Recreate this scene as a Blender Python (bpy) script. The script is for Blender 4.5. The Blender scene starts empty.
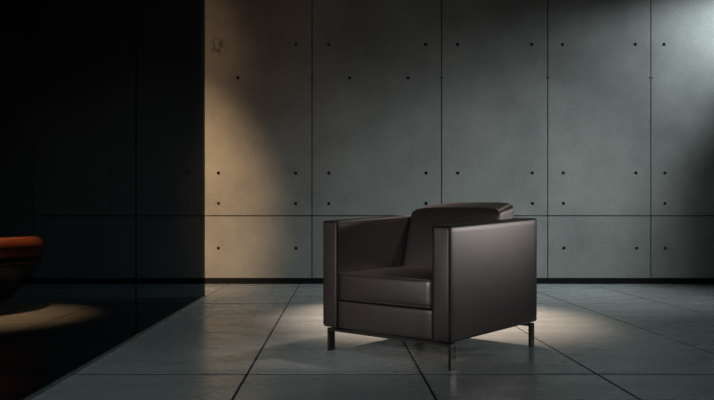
import bpy, bmesh, math, random
from mathutils import Vector, Matrix
random.seed(4)
R = math.radians
S = bpy.context.scene
COL = S.collection

# ------------------------------------------------------------------ camera
H = 0.70                                   # camera height (m)
FPX = 686.0
cam = bpy.data.cameras.new('camera')
cam.sensor_width = 36.0
cam.lens = FPX / 714.0 * 36.0
cam.shift_x = 21.0 / 714.0
cam.shift_y = 21.0 / 714.0
cam.clip_start = 0.05
cam_o = bpy.data.objects.new('camera', cam)
COL.objects.link(cam_o)
cam_o.location = (0, 0, H)
cam_o.rotation_euler = (R(90), 0, 0)
S.camera = cam_o

# ------------------------------------------------------------------ world, exposure
w = bpy.data.worlds.new('world'); S.world = w
w.use_nodes = True
w.node_tree.nodes['Background'].inputs[0].default_value = (0.55, 0.8, 1.0, 1)
w.node_tree.nodes['Background'].inputs[1].default_value = 0.006
S.view_settings.view_transform = 'Standard'
S.view_settings.look = 'None'
S.view_settings.gamma = 1.0
S.view_settings.use_curve_mapping = False
S.view_settings.exposure = 0.0

# ------------------------------------------------------------------ lights
def aim(o, target):
    d = Vector(target) - o.location
    o.rotation_euler = d.to_track_quat('-Z', 'Y').to_euler()

def spot(name, loc, target, watts, color, angle, blend, radius=0.05):
    l = bpy.data.lights.new(name, 'SPOT')
    l.energy = watts; l.color = color; l.spot_size = R(angle); l.spot_blend = blend
    l.shadow_soft_size = radius
    o = bpy.data.objects.new(name, l); COL.objects.link(o)
    o.location = loc; aim(o, target)
    return o

def area(name, loc, target, watts, color, sx, sy):
    l = bpy.data.lights.new(name, 'AREA')
    l.shape = 'RECTANGLE'; l.size = sx; l.size_y = sy
    l.energy = watts; l.color = color
    o = bpy.data.objects.new(name, l); COL.objects.link(o)
    o.location = loc; aim(o, target)
    return o

WALL = 7.62
WARM = (1.0, 0.63, 0.33)
COOL = (0.80, 0.97, 1.0)
# cool wall washers high up by the right end of the concrete wall, raking left
spot('wall_washer', (5.364, 7.183, 3.593), (0.413, WALL, 0.0), 680, (0.84, 0.97, 1.0), 56, 1.0, 0.06)
spot('wall_washer', (5.0, 4.527, 3.326), (1.015, WALL, -0.5), 470, (0.87, 0.98, 0.98), 56.4, 1.0, 0.12)
# warm ceiling spots raking along the right face of the dark glass
spot('warm_spot', (-0.60, 3.4, 3.5), (-2.42, WALL, 0.50), 1600, WARM, 44, 1.0, 0.05)
spot('warm_spot', (-0.60, 3.6, 3.7), (-2.60, WALL, 2.20), 200, WARM, 48, 1.0, 0.05)
# pool of light behind the armchair
spot('pool_spot', (0.80, 6.2, 3.8), (0.70, 5.04, 0.0), 2500, (1.0, 0.77, 0.61), 37, 1.0, 0.12)
# warm spot over the lounge chair behind the glass
spot('lounge_spot', (-2.60, 5.3, 3.5), (-2.66, 5.00, 0.0), 4600, (1.0, 0.40, 0.14), 31, 1.0, 0.06)
# unseen fill spots added for the armchair's front and side, plus its rear spot
spot('front_fill', (-1.08, 1.95, 0.78), (0.11, 3.50, 0.44), 92, (1.0, 0.94, 0.89), 40, 1.0, 0.10)
spot('side_fill', (4.2, 4.4, 1.05), (0.62, 3.28, 0.66), 112, (1.0, 0.90, 0.85), 26, 1.0, 0.30)
spot('back_spot', (2.7, 4.8, 3.9), (0.36, 3.92, 0.50), 430, (1.0, 0.86, 0.78), 15, 1.0, 0.14)
# added cool fills: floor by the glass, from behind the camera, right floor
spot('floor_fill', (-0.7, 1.6, 3.8), (-1.0, 3.7, 0.0), 110, COOL, 50, 1.0, 0.20)
area('rear_fill', (1.2, -2.0, 2.6), (1.6, 3.0, 0.0), 9, COOL, 2.0, 1.4).data.spread = R(70)
spot('floor_fill', (3.4, 4.6, 3.9), (2.8, 4.5, 0.0), 75, COOL, 62, 1.0, 0.20)

# ------------------------------------------------------------------ material helpers
def new_mat(name):
    m = bpy.data.materials.new(name); m.use_nodes = True
    nt = m.node_tree
    return m, nt, nt.nodes['Principled BSDF']

def N(nt, t, **kw):
    n = nt.nodes.new(t)
    for k, v in kw.items():
        if k in n.inputs: n.inputs[k].default_value = v
        else: setattr(n, k, v)
    return n

def L(nt, a, b): nt.links.new(a, b)

def ramp(nt, fac, c0, c1, p0=0.3, p1=0.7):
    r = nt.nodes.new('ShaderNodeValToRGB')
    r.color_ramp.elements[0].position = p0; r.color_ramp.elements[0].color = (*c0, 1)
    r.color_ramp.elements[1].position = p1; r.color_ramp.elements[1].color = (*c1, 1)
    L(nt, fac, r.inputs[0]); return r.outputs[0]

def coords(nt, scale=(1, 1, 1)):
    tc = nt.nodes.new('ShaderNodeTexCoord')
    mp = nt.nodes.new('ShaderNodeMapping'); mp.inputs['Scale'].default_value = scale
    L(nt, tc.outputs['Object'], mp.inputs[0]); return mp.outputs[0]

def concrete(name, c0, c1, rough0, rough1, spec=0.3, bump=0.12, streak=(1, 1, 1)):
    m, nt, b = new_mat(name)
    co = coords(nt); cs = coords(nt, streak)
    n1 = N(nt, 'ShaderNodeTexNoise', Scale=1.7, Detail=8.0, Roughness=0.62); L(nt, cs, n1.inputs['Vector'])
    n2 = N(nt, 'ShaderNodeTexNoise', Scale=55.0, Detail=5.0, Roughness=0.7); L(nt, co, n2.inputs['Vector'])
    col = ramp(nt, n1.outputs['Fac'], c0, c1, 0.3, 0.72)
    fine = ramp(nt, n2.outputs['Fac'], (0.86, 0.86, 0.86), (1.1, 1.1, 1.1), 0.35, 0.65)
    mx = nt.nodes.new('ShaderNodeMix'); mx.data_type = 'RGBA'; mx.blend_type = 'MULTIPLY'
    mx.inputs[0].default_value = 1.0
    L(nt, col, mx.inputs[6]); L(nt, fine, mx.inputs[7]); L(nt, mx.outputs[2], b.inputs['Base Color'])
    n3 = N(nt, 'ShaderNodeTexNoise', Scale=3.2, Detail=6.0, Roughness=0.6); L(nt, cs, n3.inputs['Vector'])
    rr = nt.nodes.new('ShaderNodeMapRange')
    rr.inputs['From Min'].default_value = 0.3; rr.inputs['From Max'].default_value = 0.7
    rr.inputs['To Min'].default_value = rough0; rr.inputs['To Max'].default_value = rough1
    L(nt, n3.outputs['Fac'], rr.inputs[0]); L(nt, rr.outputs[0], b.inputs['Roughness'])
    b.inputs['Specular IOR Level'].default_value = spec
    bp = N(nt, 'ShaderNodeBump', Strength=bump, Distance=0.004); L(nt, n2.outputs['Fac'], bp.inputs['Height'])
    L(nt, bp.outputs[0], b.inputs['Normal'])
    return m

def plain(name, c, rough=0.5, metal=0.0, spec=0.5):
    m, nt, b = new_mat(name)
    n = N(nt, 'ShaderNodeTexNoise', Scale=30.0, Detail=4.0); L(nt, coords(nt), n.inputs['Vector'])
    k = tuple(x * 0.85 for x in c); k2 = tuple(min(1, x * 1.12) for x in c)
    L(nt, ramp(nt, n.outputs['Fac'], k, k2), b.inputs['Base Color'])
    b.inputs['Roughness'].default_value = rough
    b.inputs['Metallic'].default_value = metal
    b.inputs['Specular IOR Level'].default_value = spec
    return m

def leather(name, c, rough, spec=0.5, grain=420.0, bump=0.12, crease=0.0):
    m, nt, b = new_mat(name)
    co = coords(nt)
    n1 = N(nt, 'ShaderNodeTexNoise', Scale=9.0, Detail=5.0); L(nt, co, n1.inputs['Vector'])
    L(nt, ramp(nt, n1.outputs['Fac'], tuple(x * 0.85 for x in c), tuple(x * 1.15 for x in c)), b.inputs['Base Color'])
    v = N(nt, 'ShaderNodeTexVoronoi', Scale=grain); L(nt, co, v.inputs['Vector'])
    bp = N(nt, 'ShaderNodeBump', Strength=bump, Distance=0.001); L(nt, v.outputs['Distance'], bp.inputs['Height'])
    n2 = N(nt, 'ShaderNodeTexNoise', Scale=14.0, Detail=3.0, Distortion=0.6); L(nt, co, n2.inputs['Vector'])
    b2 = N(nt, 'ShaderNodeBump', Strength=crease, Distance=0.01); L(nt, n2.outputs['Fac'], b2.inputs['Height'])
    L(nt, bp.outputs[0], b2.inputs['Normal']); L(nt, b2.outputs[0], b.inputs['Normal'])
    b.inputs['Roughness'].default_value = rough
    b.inputs['Specular IOR Level'].default_value = spec
    return m

def stain(m, centre, radius, strength):
    nt = m.node_tree; b = nt.nodes['Principled BSDF']
    src = b.inputs['Base Color'].links[0].from_socket
    co = coords(nt)
    d = N(nt, 'ShaderNodeVectorMath', operation='DISTANCE'); L(nt, co, d.inputs[0]); d.inputs[1].default_value = centre
    n = N(nt, 'ShaderNodeTexNoise', Scale=16.0, Detail=5.0); L(nt, co, n.inputs['Vector'])
    mr = nt.nodes.new('ShaderNodeMapRange'); mr.inputs['From Min'].default_value = radius; mr.inputs['From Max'].default_value = radius * 0.3
    L(nt, d.outputs['Value'], mr.inputs[0])
    th = nt.nodes.new('ShaderNodeMapRange'); th.inputs['From Min'].default_value = 0.47; th.inputs['From Max'].default_value = 0.60
    L(nt, n.outputs['Fac'], th.inputs[0])
    k = N(nt, 'ShaderNodeMath', operation='MULTIPLY'); L(nt, mr.outputs[0], k.inputs[0]); L(nt, th.outputs[0], k.inputs[1])
    k2 = N(nt, 'ShaderNodeMath', operation='MULTIPLY'); L(nt, k.outputs[0], k2.inputs[0]); k2.inputs[1].default_value = strength
    mx = nt.nodes.new('ShaderNodeMix'); mx.data_type = 'RGBA'
    L(nt, k2.outputs[0], mx.inputs[0]); L(nt, src, mx.inputs[6]); mx.inputs[7].default_value = (0.06, 0.055, 0.05, 1)
    L(nt, mx.outputs[2], b.inputs['Base Color'])

M_wall = concrete('board_concrete', (0.215, 0.22, 0.215), (0.315, 0.32, 0.308), 0.75, 0.95, 0.2, 0.10)
M_floor = concrete('polished_concrete_slab', (0.24, 0.25, 0.25), (0.32, 0.335, 0.33), 0.19, 0.34, 0.5, 0.03, (0.8, 2.2, 1))
stain(M_wall, ((218 - 336) * WALL / FPX, WALL, H + (221 - 47) * WALL / FPX), 0.13, 0.8)
M_bed = plain('black_joint_filler', (0.012, 0.013, 0.014), 0.9)
M_base = plain('black_recess', (0.004, 0.004, 0.005), 0.7, 0, 0.2)
M_ceil = plain('dark_ceiling_plaster', (0.05, 0.052, 0.055), 0.9)
M_leather = leather('dark_brown_leather', (0.026, 0.0185, 0.0175), 0.40, 0.9, 420, 0.10, 0.035)
M_soft = leather('creased_dark_brown_leather', (0.026, 0.0185, 0.0175), 0.40, 0.9, 420, 0.10, 0.16)
M_welt = leather('black_leather_welt', (0.006, 0.005, 0.005), 0.6, 0.3)
M_steel = plain('blackened_steel', (0.10, 0.095, 0.09), 0.35, 0.9)
M_channel = plain('aluminium_channel', (0.22, 0.25, 0.27), 0.38, 0.9)
M_orange = leather('burnt_orange_leather', (0.20, 0.046, 0.016), 0.5, 0.4, 300, 0.1)
M_shell = plain('black_lacquer', (0.006, 0.006, 0.006), 0.45)

m, nt, b = new_mat('smoked_glass')
nt.nodes.remove(b)
out = nt.nodes['Material Output']
tr = N(nt, 'ShaderNodeBsdfTransparent'); tr.inputs[0].default_value = (0.245, 0.30, 0.36, 1)
gl = N(nt, 'ShaderNodeBsdfGlossy'); gl.inputs['Roughness'].default_value = 0.02
gl.inputs['Color'].default_value = (1, 1, 1, 1)
fr = N(nt, 'ShaderNodeFresnel', IOR=1.15)
mx = N(nt, 'ShaderNodeMixShader')
geo = N(nt, 'ShaderNodeNewGeometry')
front = N(nt, 'ShaderNodeMath', operation='SUBTRACT'); front.inputs[0].default_value = 1.0
L(nt, geo.outputs['Backfacing'], front.inputs[1])
fac = N(nt, 'ShaderNodeMath', operation='MULTIPLY'); L(nt, fr.outputs[0], fac.inputs[0]); L(nt, front.outputs[0], fac.inputs[1])
fac2 = N(nt, 'ShaderNodeMath', operation='MULTIPLY'); fac2.inputs[1].default_value = 0.15
L(nt, fac.outputs[0], fac2.inputs[0]); L(nt, fac2.outputs[0], mx.inputs[0]); L(nt, tr.outputs[0], mx.inputs[1]); L(nt, gl.outputs[0], mx.inputs[2])
L(nt, mx.outputs[0], out.inputs[0])
M_glass = m

# ------------------------------------------------------------------ mesh helpers
def link(name, bm, mat, parent=None, smooth=False):
    me = bpy.data.meshes.new(name)
    bmesh.ops.recalc_face_normals(bm, faces=bm.faces[:])
    if smooth:
        for f in bm.faces: f.smooth = True
    bm.to_mesh(me); bm.free()
    me.materials.append(mat)
    o = bpy.data.objects.new(name, me); COL.objects.link(o)
    if parent: o.parent = parent
    return o

def box(bm, x0, x1, y0, y1, z0, z1, bevel=0.0, seg=2):
    t = bmesh.new()
    vs = [t.verts.new((x, y, z)) for x in (x0, x1) for y in (y0, y1) for z in (z0, z1)]
    for f in ((0, 1, 3, 2), (4, 6, 7, 5), (0, 4, 5, 1), (2, 3, 7, 6), (0, 2, 6, 4), (1, 5, 7, 3)):
        t.faces.new([vs[i] for i in f])
    bmesh.ops.recalc_face_normals(t, faces=t.faces[:])
    if bevel:
        bmesh.ops.bevel(t, geom=t.edges[:], offset=bevel, segments=seg, profile=0.5, affect='EDGES')
    me = bpy.data.meshes.new('tmp'); t.to_mesh(me); t.free()
    bm.from_mesh(me); bpy.data.meshes.remove(me)

def struct(o, label=None, cat=None):
    o['kind'] = 'structure'
    if label: o['label'] = label
    if cat: o['category'] = cat
    return o

def tag(o, label, cat, group=None):
    o['label'] = label; o['category'] = cat
    if group: o['group'] = group
    return o

def rounded(hx, hy, hz, r, n=14, bulge=(0, 0, 0), power=2.0, pinch=0.0):
    """rounded, slightly pillowed box centred on the origin; bulge swells each pair of faces"""
    bm = bmesh.new()
    cache = {}
    half = (hx, hy, hz)
    def spacing(i, h):                      # grid lines gather near the edges
        t = -1 + 2 * i / n
        s = math.copysign(1 - (1 - abs(t)) ** 1.6, t)
        return s * h
    def vert(p):
        k = tuple(round(c, 6) for c in p)
        if k in cache: return cache[k]
        inner = [max(-(h - r), min(h - r, c)) for c, h in zip(p, half)]
        d = Vector([c - i for c, i in zip(p, inner)])
        q = Vector(inner) + (d.normalized() * r if d.length > 1e-9 else d)
        u = [min(1, abs(c) / h) for c, h in zip(q, half)]
        s = [1 - x ** power for x in u]
        q.x += math.copysign(1, q.x) * bulge[0] * s[1] * s[2] * u[0]
        q.y += math.copysign(1, q.y) * bulge[1] * s[0] * s[2] * u[1]
        q.z += math.copysign(1, q.z) * bulge[2] * s[0] * s[1] * u[2]
        cache[k] = bm.verts.new(q); return cache[k]
    for ax in range(3):
        a, c = [i for i in range(3) if i != ax]
        for sg in (-1, 1):
            for i in range(n):
                for j in range(n):
                    f = []
                    for ii, jj in ((i, j), (i + 1, j), (i + 1, j + 1), (i, j + 1)):
                        p = [0, 0, 0]
                        p[ax] = sg * half[ax]; p[a] = spacing(ii, half[a]); p[c] = spacing(jj, half[c])
                        f.append(vert(p))
                    if len(set(f)) == 4:
                        try: bm.faces.new(f)
                        except ValueError: pass
    return bm

def tube(bm, pts, r, seg=8, closed=False):
    rings = []
    n = len(pts); P = [Vector(p) for p in pts]
    for i in range(n):
        if closed: d = P[(i + 1) % n] - P[i - 1]
        else: d = P[min(i + 1, n - 1)] - P[max(i - 1, 0)]
        q = d.to_track_quat('Z', 'Y')
        rings.append([bm.verts.new(P[i] + q @ Vector((r * math.cos(2 * math.pi * k / seg), r * math.sin(2 * math.pi * k / seg), 0))) for k in range(seg)])
    m_ = n if closed else n - 1
    for i in range(m_):
        a, b_ = rings[i], rings[(i + 1) % n]
        # pick the twist that joins nearest vertices
        off = min(range(seg), key=lambda o: (a[0].co - b_[o].co).length)
        for k in range(seg):
            bm.faces.new((a[k], a[(k + 1) % seg], b_[(k + 1 + off) % seg], b_[(k + off) % seg]))
    if not closed:
        bm.faces.new(rings[0]); bm.faces.new(rings[-1])

def lathe(bm, prof, seg=64, a0=0.0, a1=2 * math.pi):
    full = abs(a1 - a0 - 2 * math.pi) < 1e-6
    cnt = seg if full else seg + 1
    rings = [[bm.verts.new((r * math.cos(a0 + (a1 - a0) * k / seg), r * math.sin(a0 + (a1 - a0) * k / seg), z)) for k in range(cnt)] for r, z in prof]
    for a, b_ in zip(rings, rings[1:]):
        for k in range(seg):
            k2 = (k + 1) % cnt
            bm.faces.new((a[k], a[k2], b_[k2], b_[k]))
    if full:
        for rg in (rings[0], rings[-1]):
            bm.faces.new(rg)
    return rings

# ------------------------------------------------------------------ the setting
def wx(px): return (px - 336.0) * WALL / FPX
def wz(py): return H - (py - 221.0) * WALL / FPX
CEIL = 4.0
XL, XR = -6.0, 6.0

# floor: large slabs with open joints, one mesh
bm = bmesh.new()
xs = [0.393 + 0.8 * k for k in range(-8, 8)]
ys = [0.459 + 2.68 * k for k in range(-1, 4)]
gx, gy = 0.0055, 0.013
xe = [XL] + [x for x in xs if XL < x < XR] + [XR]
ye = [-2.4] + [y for y in ys if -2.4 < y < WALL + .1] + [WALL + 0.2]
for x0, x1 in zip(xe, xe[1:]):
    for y0, y1 in zip(ye, ye[1:]):
        box(bm, x0 + gx, x1 - gx, y0 + gy, y1 - gy, -0.03, 0.0, 0.0015, 1)
struct(link('floor', bm, M_floor), 'grey polished concrete slab floor with dark joints', 'floor')
bm = bmesh.new(); box(bm, XL, XR, -2.4, WALL + 0.2, -0.06, -0.003)
struct(link('floor', bm, M_bed), 'black bed showing in the slab joints', 'floor')

# back wall: formwork panels with tie holes, real joints and recessed holes
HR = 0.0185
holes = []
for y, row in ((44.3, (296, 328.8, 425.6, 457.4, 531.8, 562.5, 635.3, 664)),
               (77.8, (237.7, 349.5, 408)),
               (173.0, (218.4, 295.6, 328.8, 426, 457.7, 532.3, 563.3, 636, 665, 187, 110)),
               (203.5, (218.4, 295.6, 328.8, 426, 498.8, 532.5, 563.5, 665, 187, 110)),
               (248.2, (218.4, 296, 328.8, 426, 457.7, 532, 563.8, 636.6, 665.5, 187, 110))):
    for x in row: holes.append((wx(x), wz(y), HR))
for x in (312, 441.6, 547.8, 650.9):
    for s in (-1, 1): holes.append((wx(x) + s * 0.016, wz(77.8), 0.0085))
jx = [XL, wx(-62), wx(33), wx(202.5), wx(312), wx(441.6), wx(547.8), wx(650.9), wx(754), XR]
jz = [0.062, wz(215.8), CEIL + 0.02]
bm = bmesh.new()
GAP = 0.0055
for x0, x1 in zip(jx, jx[1:]):
    for z0, z1 in zip(jz, jz[1:]):
        a0, a1, c0, c1 = x0 + GAP, x1 - GAP, z0 + GAP, z1 - GAP
        t = bmesh.new()
        def loop(pts):
            vs = [t.verts.new((p[0], WALL, p[1])) for p in pts]
            return [t.edges.new((vs[i], vs[(i + 1) % len(vs)])) for i in range(len(vs))]
        ed = loop([(a0, c0), (a1, c0), (a1, c1), (a0, c1)])
        outer = list(ed); rims = []
        for hx_, hz_, r in holes:
            if a0 + r < hx_ < a1 - r and c0 + r < hz_ < c1 - r:
                e = loop([(hx_ + r * math.cos(2 * math.pi * k / 16), hz_ + r * math.sin(2 * math.pi * k / 16)) for k in range(16)])
                ed += e; rims.append(e)
        bmesh.ops.triangle_fill(t, use_beauty=True, edges=ed, normal=(0, -1, 0))
        for e in rims + [outer]:
            e = [x for x in e if x.is_valid]
            dp = 0.05 if e is not outer else 0.06
            rg = bmesh.ops.extrude_edge_only(t, edges=e)
            nv = [x for x in rg['geom'] if isinstance(x, bmesh.types.BMVert)]
            bmesh.ops.translate(t, verts=nv, vec=(0, 0.05, 0))
        me = bpy.data.meshes.new('tmp'); t.to_mesh(me); t.free(); bm.from_mesh(me); bpy.data.meshes.remove(me)
for f in bm.faces: f.normal_update()
struct(link('wall_back', bm, M_wall), 'board of grey concrete panels with round tie holes', 'wall')
bm = bmesh.new(); box(bm, XL, XR, WALL + 0.045, WALL + 0.2, 0, CEIL)
struct(link('wall_back', bm, M_bed), 'dark backing in the joints of the concrete wall', 'wall')
bm = bmesh.new(); box(bm, XL, XR, WALL + 0.012, WALL + 0.046, 0.0, 0.060)
struct(link('baseboard_back', bm, M_base), 'black recessed baseboard strip under the concrete wall', 'baseboard')
bm = bmesh.new(); box(bm, XL, XR, -2.4, WALL + 0.2, CEIL, CEIL + 0.1)
struct(link('ceiling', bm, M_ceil), 'dark ceiling', 'ceiling')

# smoked glass partition along a slab joint
GX = -1.205
SEAM, GEND = 4.154, 6.31
bm = bmesh.new()
box(bm, GX - 0.012, GX, 2.02, SEAM - 0.003, 0.012, CEIL - 0.02)
box(bm, GX - 0.012, GX, SEAM + 0.003, GEND, 0.012, CEIL - 0.02)
box(bm, GX - 0.012, GX, -2.3, 2.014, 0.012, CEIL - 0.02)
struct(link('wall_left', bm, M_glass), 'dark smoked glass partition in tall panes', 'wall')
bm = bmesh.new()
box(bm, GX - 0.022, GX + 0.010, -2.3, GEND + 0.004, 0.0, 0.016, 0.002, 1)
struct(link('trim_1', bm, M_channel), 'thin dark floor channel under the smoked glass', 'trim')

# ------------------------------------------------------------------ leather armchair
arm = bpy.data.objects.new('leather_armchair', None); COL.objects.link(arm)
arm.location = (0.537, 3.790, 0)
arm.rotation_euler = (0, 0, R(-40.86))
tag(arm, 'dark brown leather cube armchair with flat steel legs on concrete floor', 'armchair')
HW, HD, AT = 0.393, 0.470, 0.095
ZB, ZT = 0.132, 0.6745
def lift(v):
    """the arm and back tops climb a little towards the rear and the left"""
    k = max(0.0, min(1.0, (v.z - 0.45) / 0.225))
    v.z += k * (0.028 * (HW - v.x) / (2 * HW) + 0.042 * (v.y + HD) / (2 * HD))
def shift(bm, c, warp=True):
    bmesh.ops.translate(bm, verts=bm.verts[:], vec=c)
    if warp:
        for v in bm.verts: lift(v.co)
    return bm

hzA, czA = (ZT - ZB) / 2, (ZT + ZB) / 2
for s in (-1, 1):
    cx = s * (HW - AT / 2)
    a = link('armrest', shift(rounded(AT / 2, HD, hzA, 0.010, 16, (0.003, 0.002, 0.002)), (cx, 0, czA)), M_leather, arm, True)
    # welts round the narrow front face of the arm
    t = bmesh.new()
    yf = -HD + 0.002
    for sx in (-1, 1):
        x = cx + sx * (AT / 2 - 0.003)
        pts = [(x, yf, ZB + 0.012 + (ZT - ZB - 0.02) * k / 14) for k in range(15)]
        tube(t, pts, 0.0042, 8)
    tube(t, [(cx - AT / 2 + 0.003 + (AT - 0.006) * k / 6, yf, ZT - 0.006) for k in range(7)], 0.0042, 8)
    for v in t.verts: lift(v.co)
    p = link('welt', t, M_welt, a, True); p['label'] = 'black leather welt'

IW = HW - AT                                   # half the width between the arms
# back panel between the arms
link('back_panel', shift(rounded(IW - 0.001, 0.05, hzA, 0.010, 12, (0, 0.003, 0.002)), (0, HD - 0.052, czA)), M_leather, arm, True)
# front apron
link('apron', shift(rounded(IW - 0.003, 0.03, 0.0715, 0.009, 12, (0, 0.004, 0)), (0, -HD + 0.036, ZB + 0.0735), False), M_leather, arm, True)
# deck under the cushion
t = bmesh.new(); box(t, -IW + 0.002, IW - 0.002, -HD + 0.068, HD - 0.105, ZB + 0.01, 0.272, 0.004, 1)
link('seat_deck', t, M_leather, arm)
# seat cushion
SZ0, SZ1 = 0.280, 0.425
cu = rounded(IW - 0.004, 0.40, (SZ1 - SZ0) / 2, 0.024, 22, (0.001, 0.008, 0.026), 2.6)
for v in cu.verts:
    if v.co.z < 0: v.co.z = max(v.co.z, -(SZ1 - SZ0) / 2)
seat = link('seat_cushion', shift(cu, (0, -HD + 0.406, (SZ0 + SZ1) / 2), False), M_soft, arm, True)
t = bmesh.new()
for zz in (SZ1 - 0.008, SZ0 + 0.008):
    y0, x0 = -HD + 0.012, IW - 0.010
    tube(t, [(-x0 + 2 * x0 * k / 20, y0 - 0.006 * (1 - (2 * k / 20 - 1) ** 2) * 0.5, zz + (0.004 if zz > 0.35 else 0) * (1 - (2 * k / 20 - 1) ** 2)) for k in range(21)], 0.0042, 8)
link('welt', t, M_leather, seat, True)

# back cushion: leaning front, domed top
def back_cushion():
    n = 22
    bm = rounded(1, 1, 1, 0.12, n, (0, 0, 0))
    x0 = IW - 0.004
    for v in bm.verts:
        u, d, h = v.co
        t_ = (h + 1) / 2
        z = 0.415 + t_ * (0.345)
        yf = -HD + 0.575 + 0.105 * t_          # front face leans back
        yb = HD - 0.104 + 0.02 * t_
        y = yf + (yb - yf) * (d + 1) / 2
        dome = (1 - abs(u) ** 4)
        z += t_ ** 4 * (0.040 * (d + 1) / 2 + 0.012 * dome)
        if d < -0.5: y -= 0.022 * (1 - u * u) * (1 - h * h)
        v.co = (u * x0, y, z)
    return bm
bc = link('back_cushion', back_cushion(), M_leather, arm, True)
t = bmesh.new()
pts = []
for k in range(25):
    u = -1 + 2 * k / 24
    e = max(0, (abs(u) - 0.9) / 0.1)
    pts.append((u * (IW - 0.012), -HD + 0.680 + 0.012, 0.764 + 0.012 * (1 - u ** 4) - 0.022 * e * e))
tube(t, pts, 0.0045, 8)
link('welt', t, M_leather, bc, True)

# flat steel base: rail + two legs at the front and at the back
LW, LT = 0.050, 0.013
for yc in (-HD + 0.022, HD - 0.022 - LW):
    t = bmesh.new(); box(t, -HW + 0.008 + LT, HW - 0.008 - LT, yc, yc + LW, 0.110, 0.124, 0.001, 1)
    link('base_rail', t, M_steel, arm)
    for s in (-1, 1):
        t = bmesh.new(); x = s * (HW - 0.008 - LT / 2)
        box(t, x - LT / 2, x + LT / 2, yc, yc + LW, 0.0, 0.124, 0.0012, 1)
        link('leg', t, M_steel, arm)
        # small spacer between base and body
    for s in (-1, 1):
        t = bmesh.new(); x = s * (HW - 0.06)
        box(t, x - 0.02, x + 0.02, yc + 0.01, yc + LW - 0.005, 0.124, ZB + 0.002)
        link('spacer', t, M_welt, arm)

# ------------------------------------------------------------------ lounge chair behind the glass
lo = bpy.data.objects.new('lounge_chair', None); COL.objects.link(lo)
lo.location = (-2.99, 5.45, 0)
lo.rotation_euler = (0, 0, R(0))
tag(lo, 'low orange leather lounge chair behind the dark glass, cut by left edge', 'lounge chair')
t = bmesh.new()
prof = [(0.001, 0.40)]
prof += [(0.10, 0.40), (0.50, 0.395)]
cz, rz, rr_ = 0.492, 0.083, 0.078
for k in range(0, 15):
    a = -math.pi / 2 + math.pi * k / 14
    prof.append((0.54 + rr_ * math.cos(a), cz + rz * math.sin(a)))
prof += [(0.45, 0.568), (0.30, 0.545), (0.1, 0.535), (0.001, 0.535)]
lathe(t, prof, 72)
link('seat_cushion', t, M_orange, lo, True)
t = bmesh.new()
lathe(t, [(0.10, 0.05), (0.34, 0.055), (0.40, 0.11), (0.50, 0.22), (0.585, 0.335), (0.60, 0.365), (0.598, 0.378), (0.57, 0.384), (0.10, 0.384)], 72)
link('shell', t, M_shell, lo, True)
t = bmesh.new()
tube(t, [(0.598 * math.cos(2 * math.pi * k / 72), 0.598 * math.sin(2 * math.pi * k / 72), 0.381) for k in range(72)], 0.010, 8, True)
p = link('rim', t, M_orange, lo, True)
t = bmesh.new()
lathe(t, [(0.05, 0.0), (0.43, 0.0), (0.435, 0.006), (0.43, 0.012), (0.14, 0.018), (0.10, 0.055), (0.05, 0.055)], 64)
link('base', t, M_shell, lo, True)
t = bmesh.new()                                 # curved backrest, on the side away from the armchair
ring = []
for k in range(25):
    a = R(110 + 140 * k / 24)
    hgt = 0.30 * math.sin(math.pi * k / 24) ** 0.6 + 0.02
    sec = []
    for j in range(12):
        b_ = 2 * math.pi * j / 12
        rad = 0.575 + 0.05 * math.cos(b_); zz = 0.545 + hgt / 2 + (hgt / 2) * math.sin(b_)
        sec.append(t.verts.new((rad * math.cos(a), rad * math.sin(a), zz)))
    ring.append(sec)
for a, b_ in zip(ring, ring[1:]):
    for j in range(12): t.faces.new((a[j], a[(j + 1) % 12], b_[(j + 1) % 12], b_[j]))
t.faces.new(ring[0]); t.faces.new(ring[-1])
link('backrest', t, M_orange, lo, True)
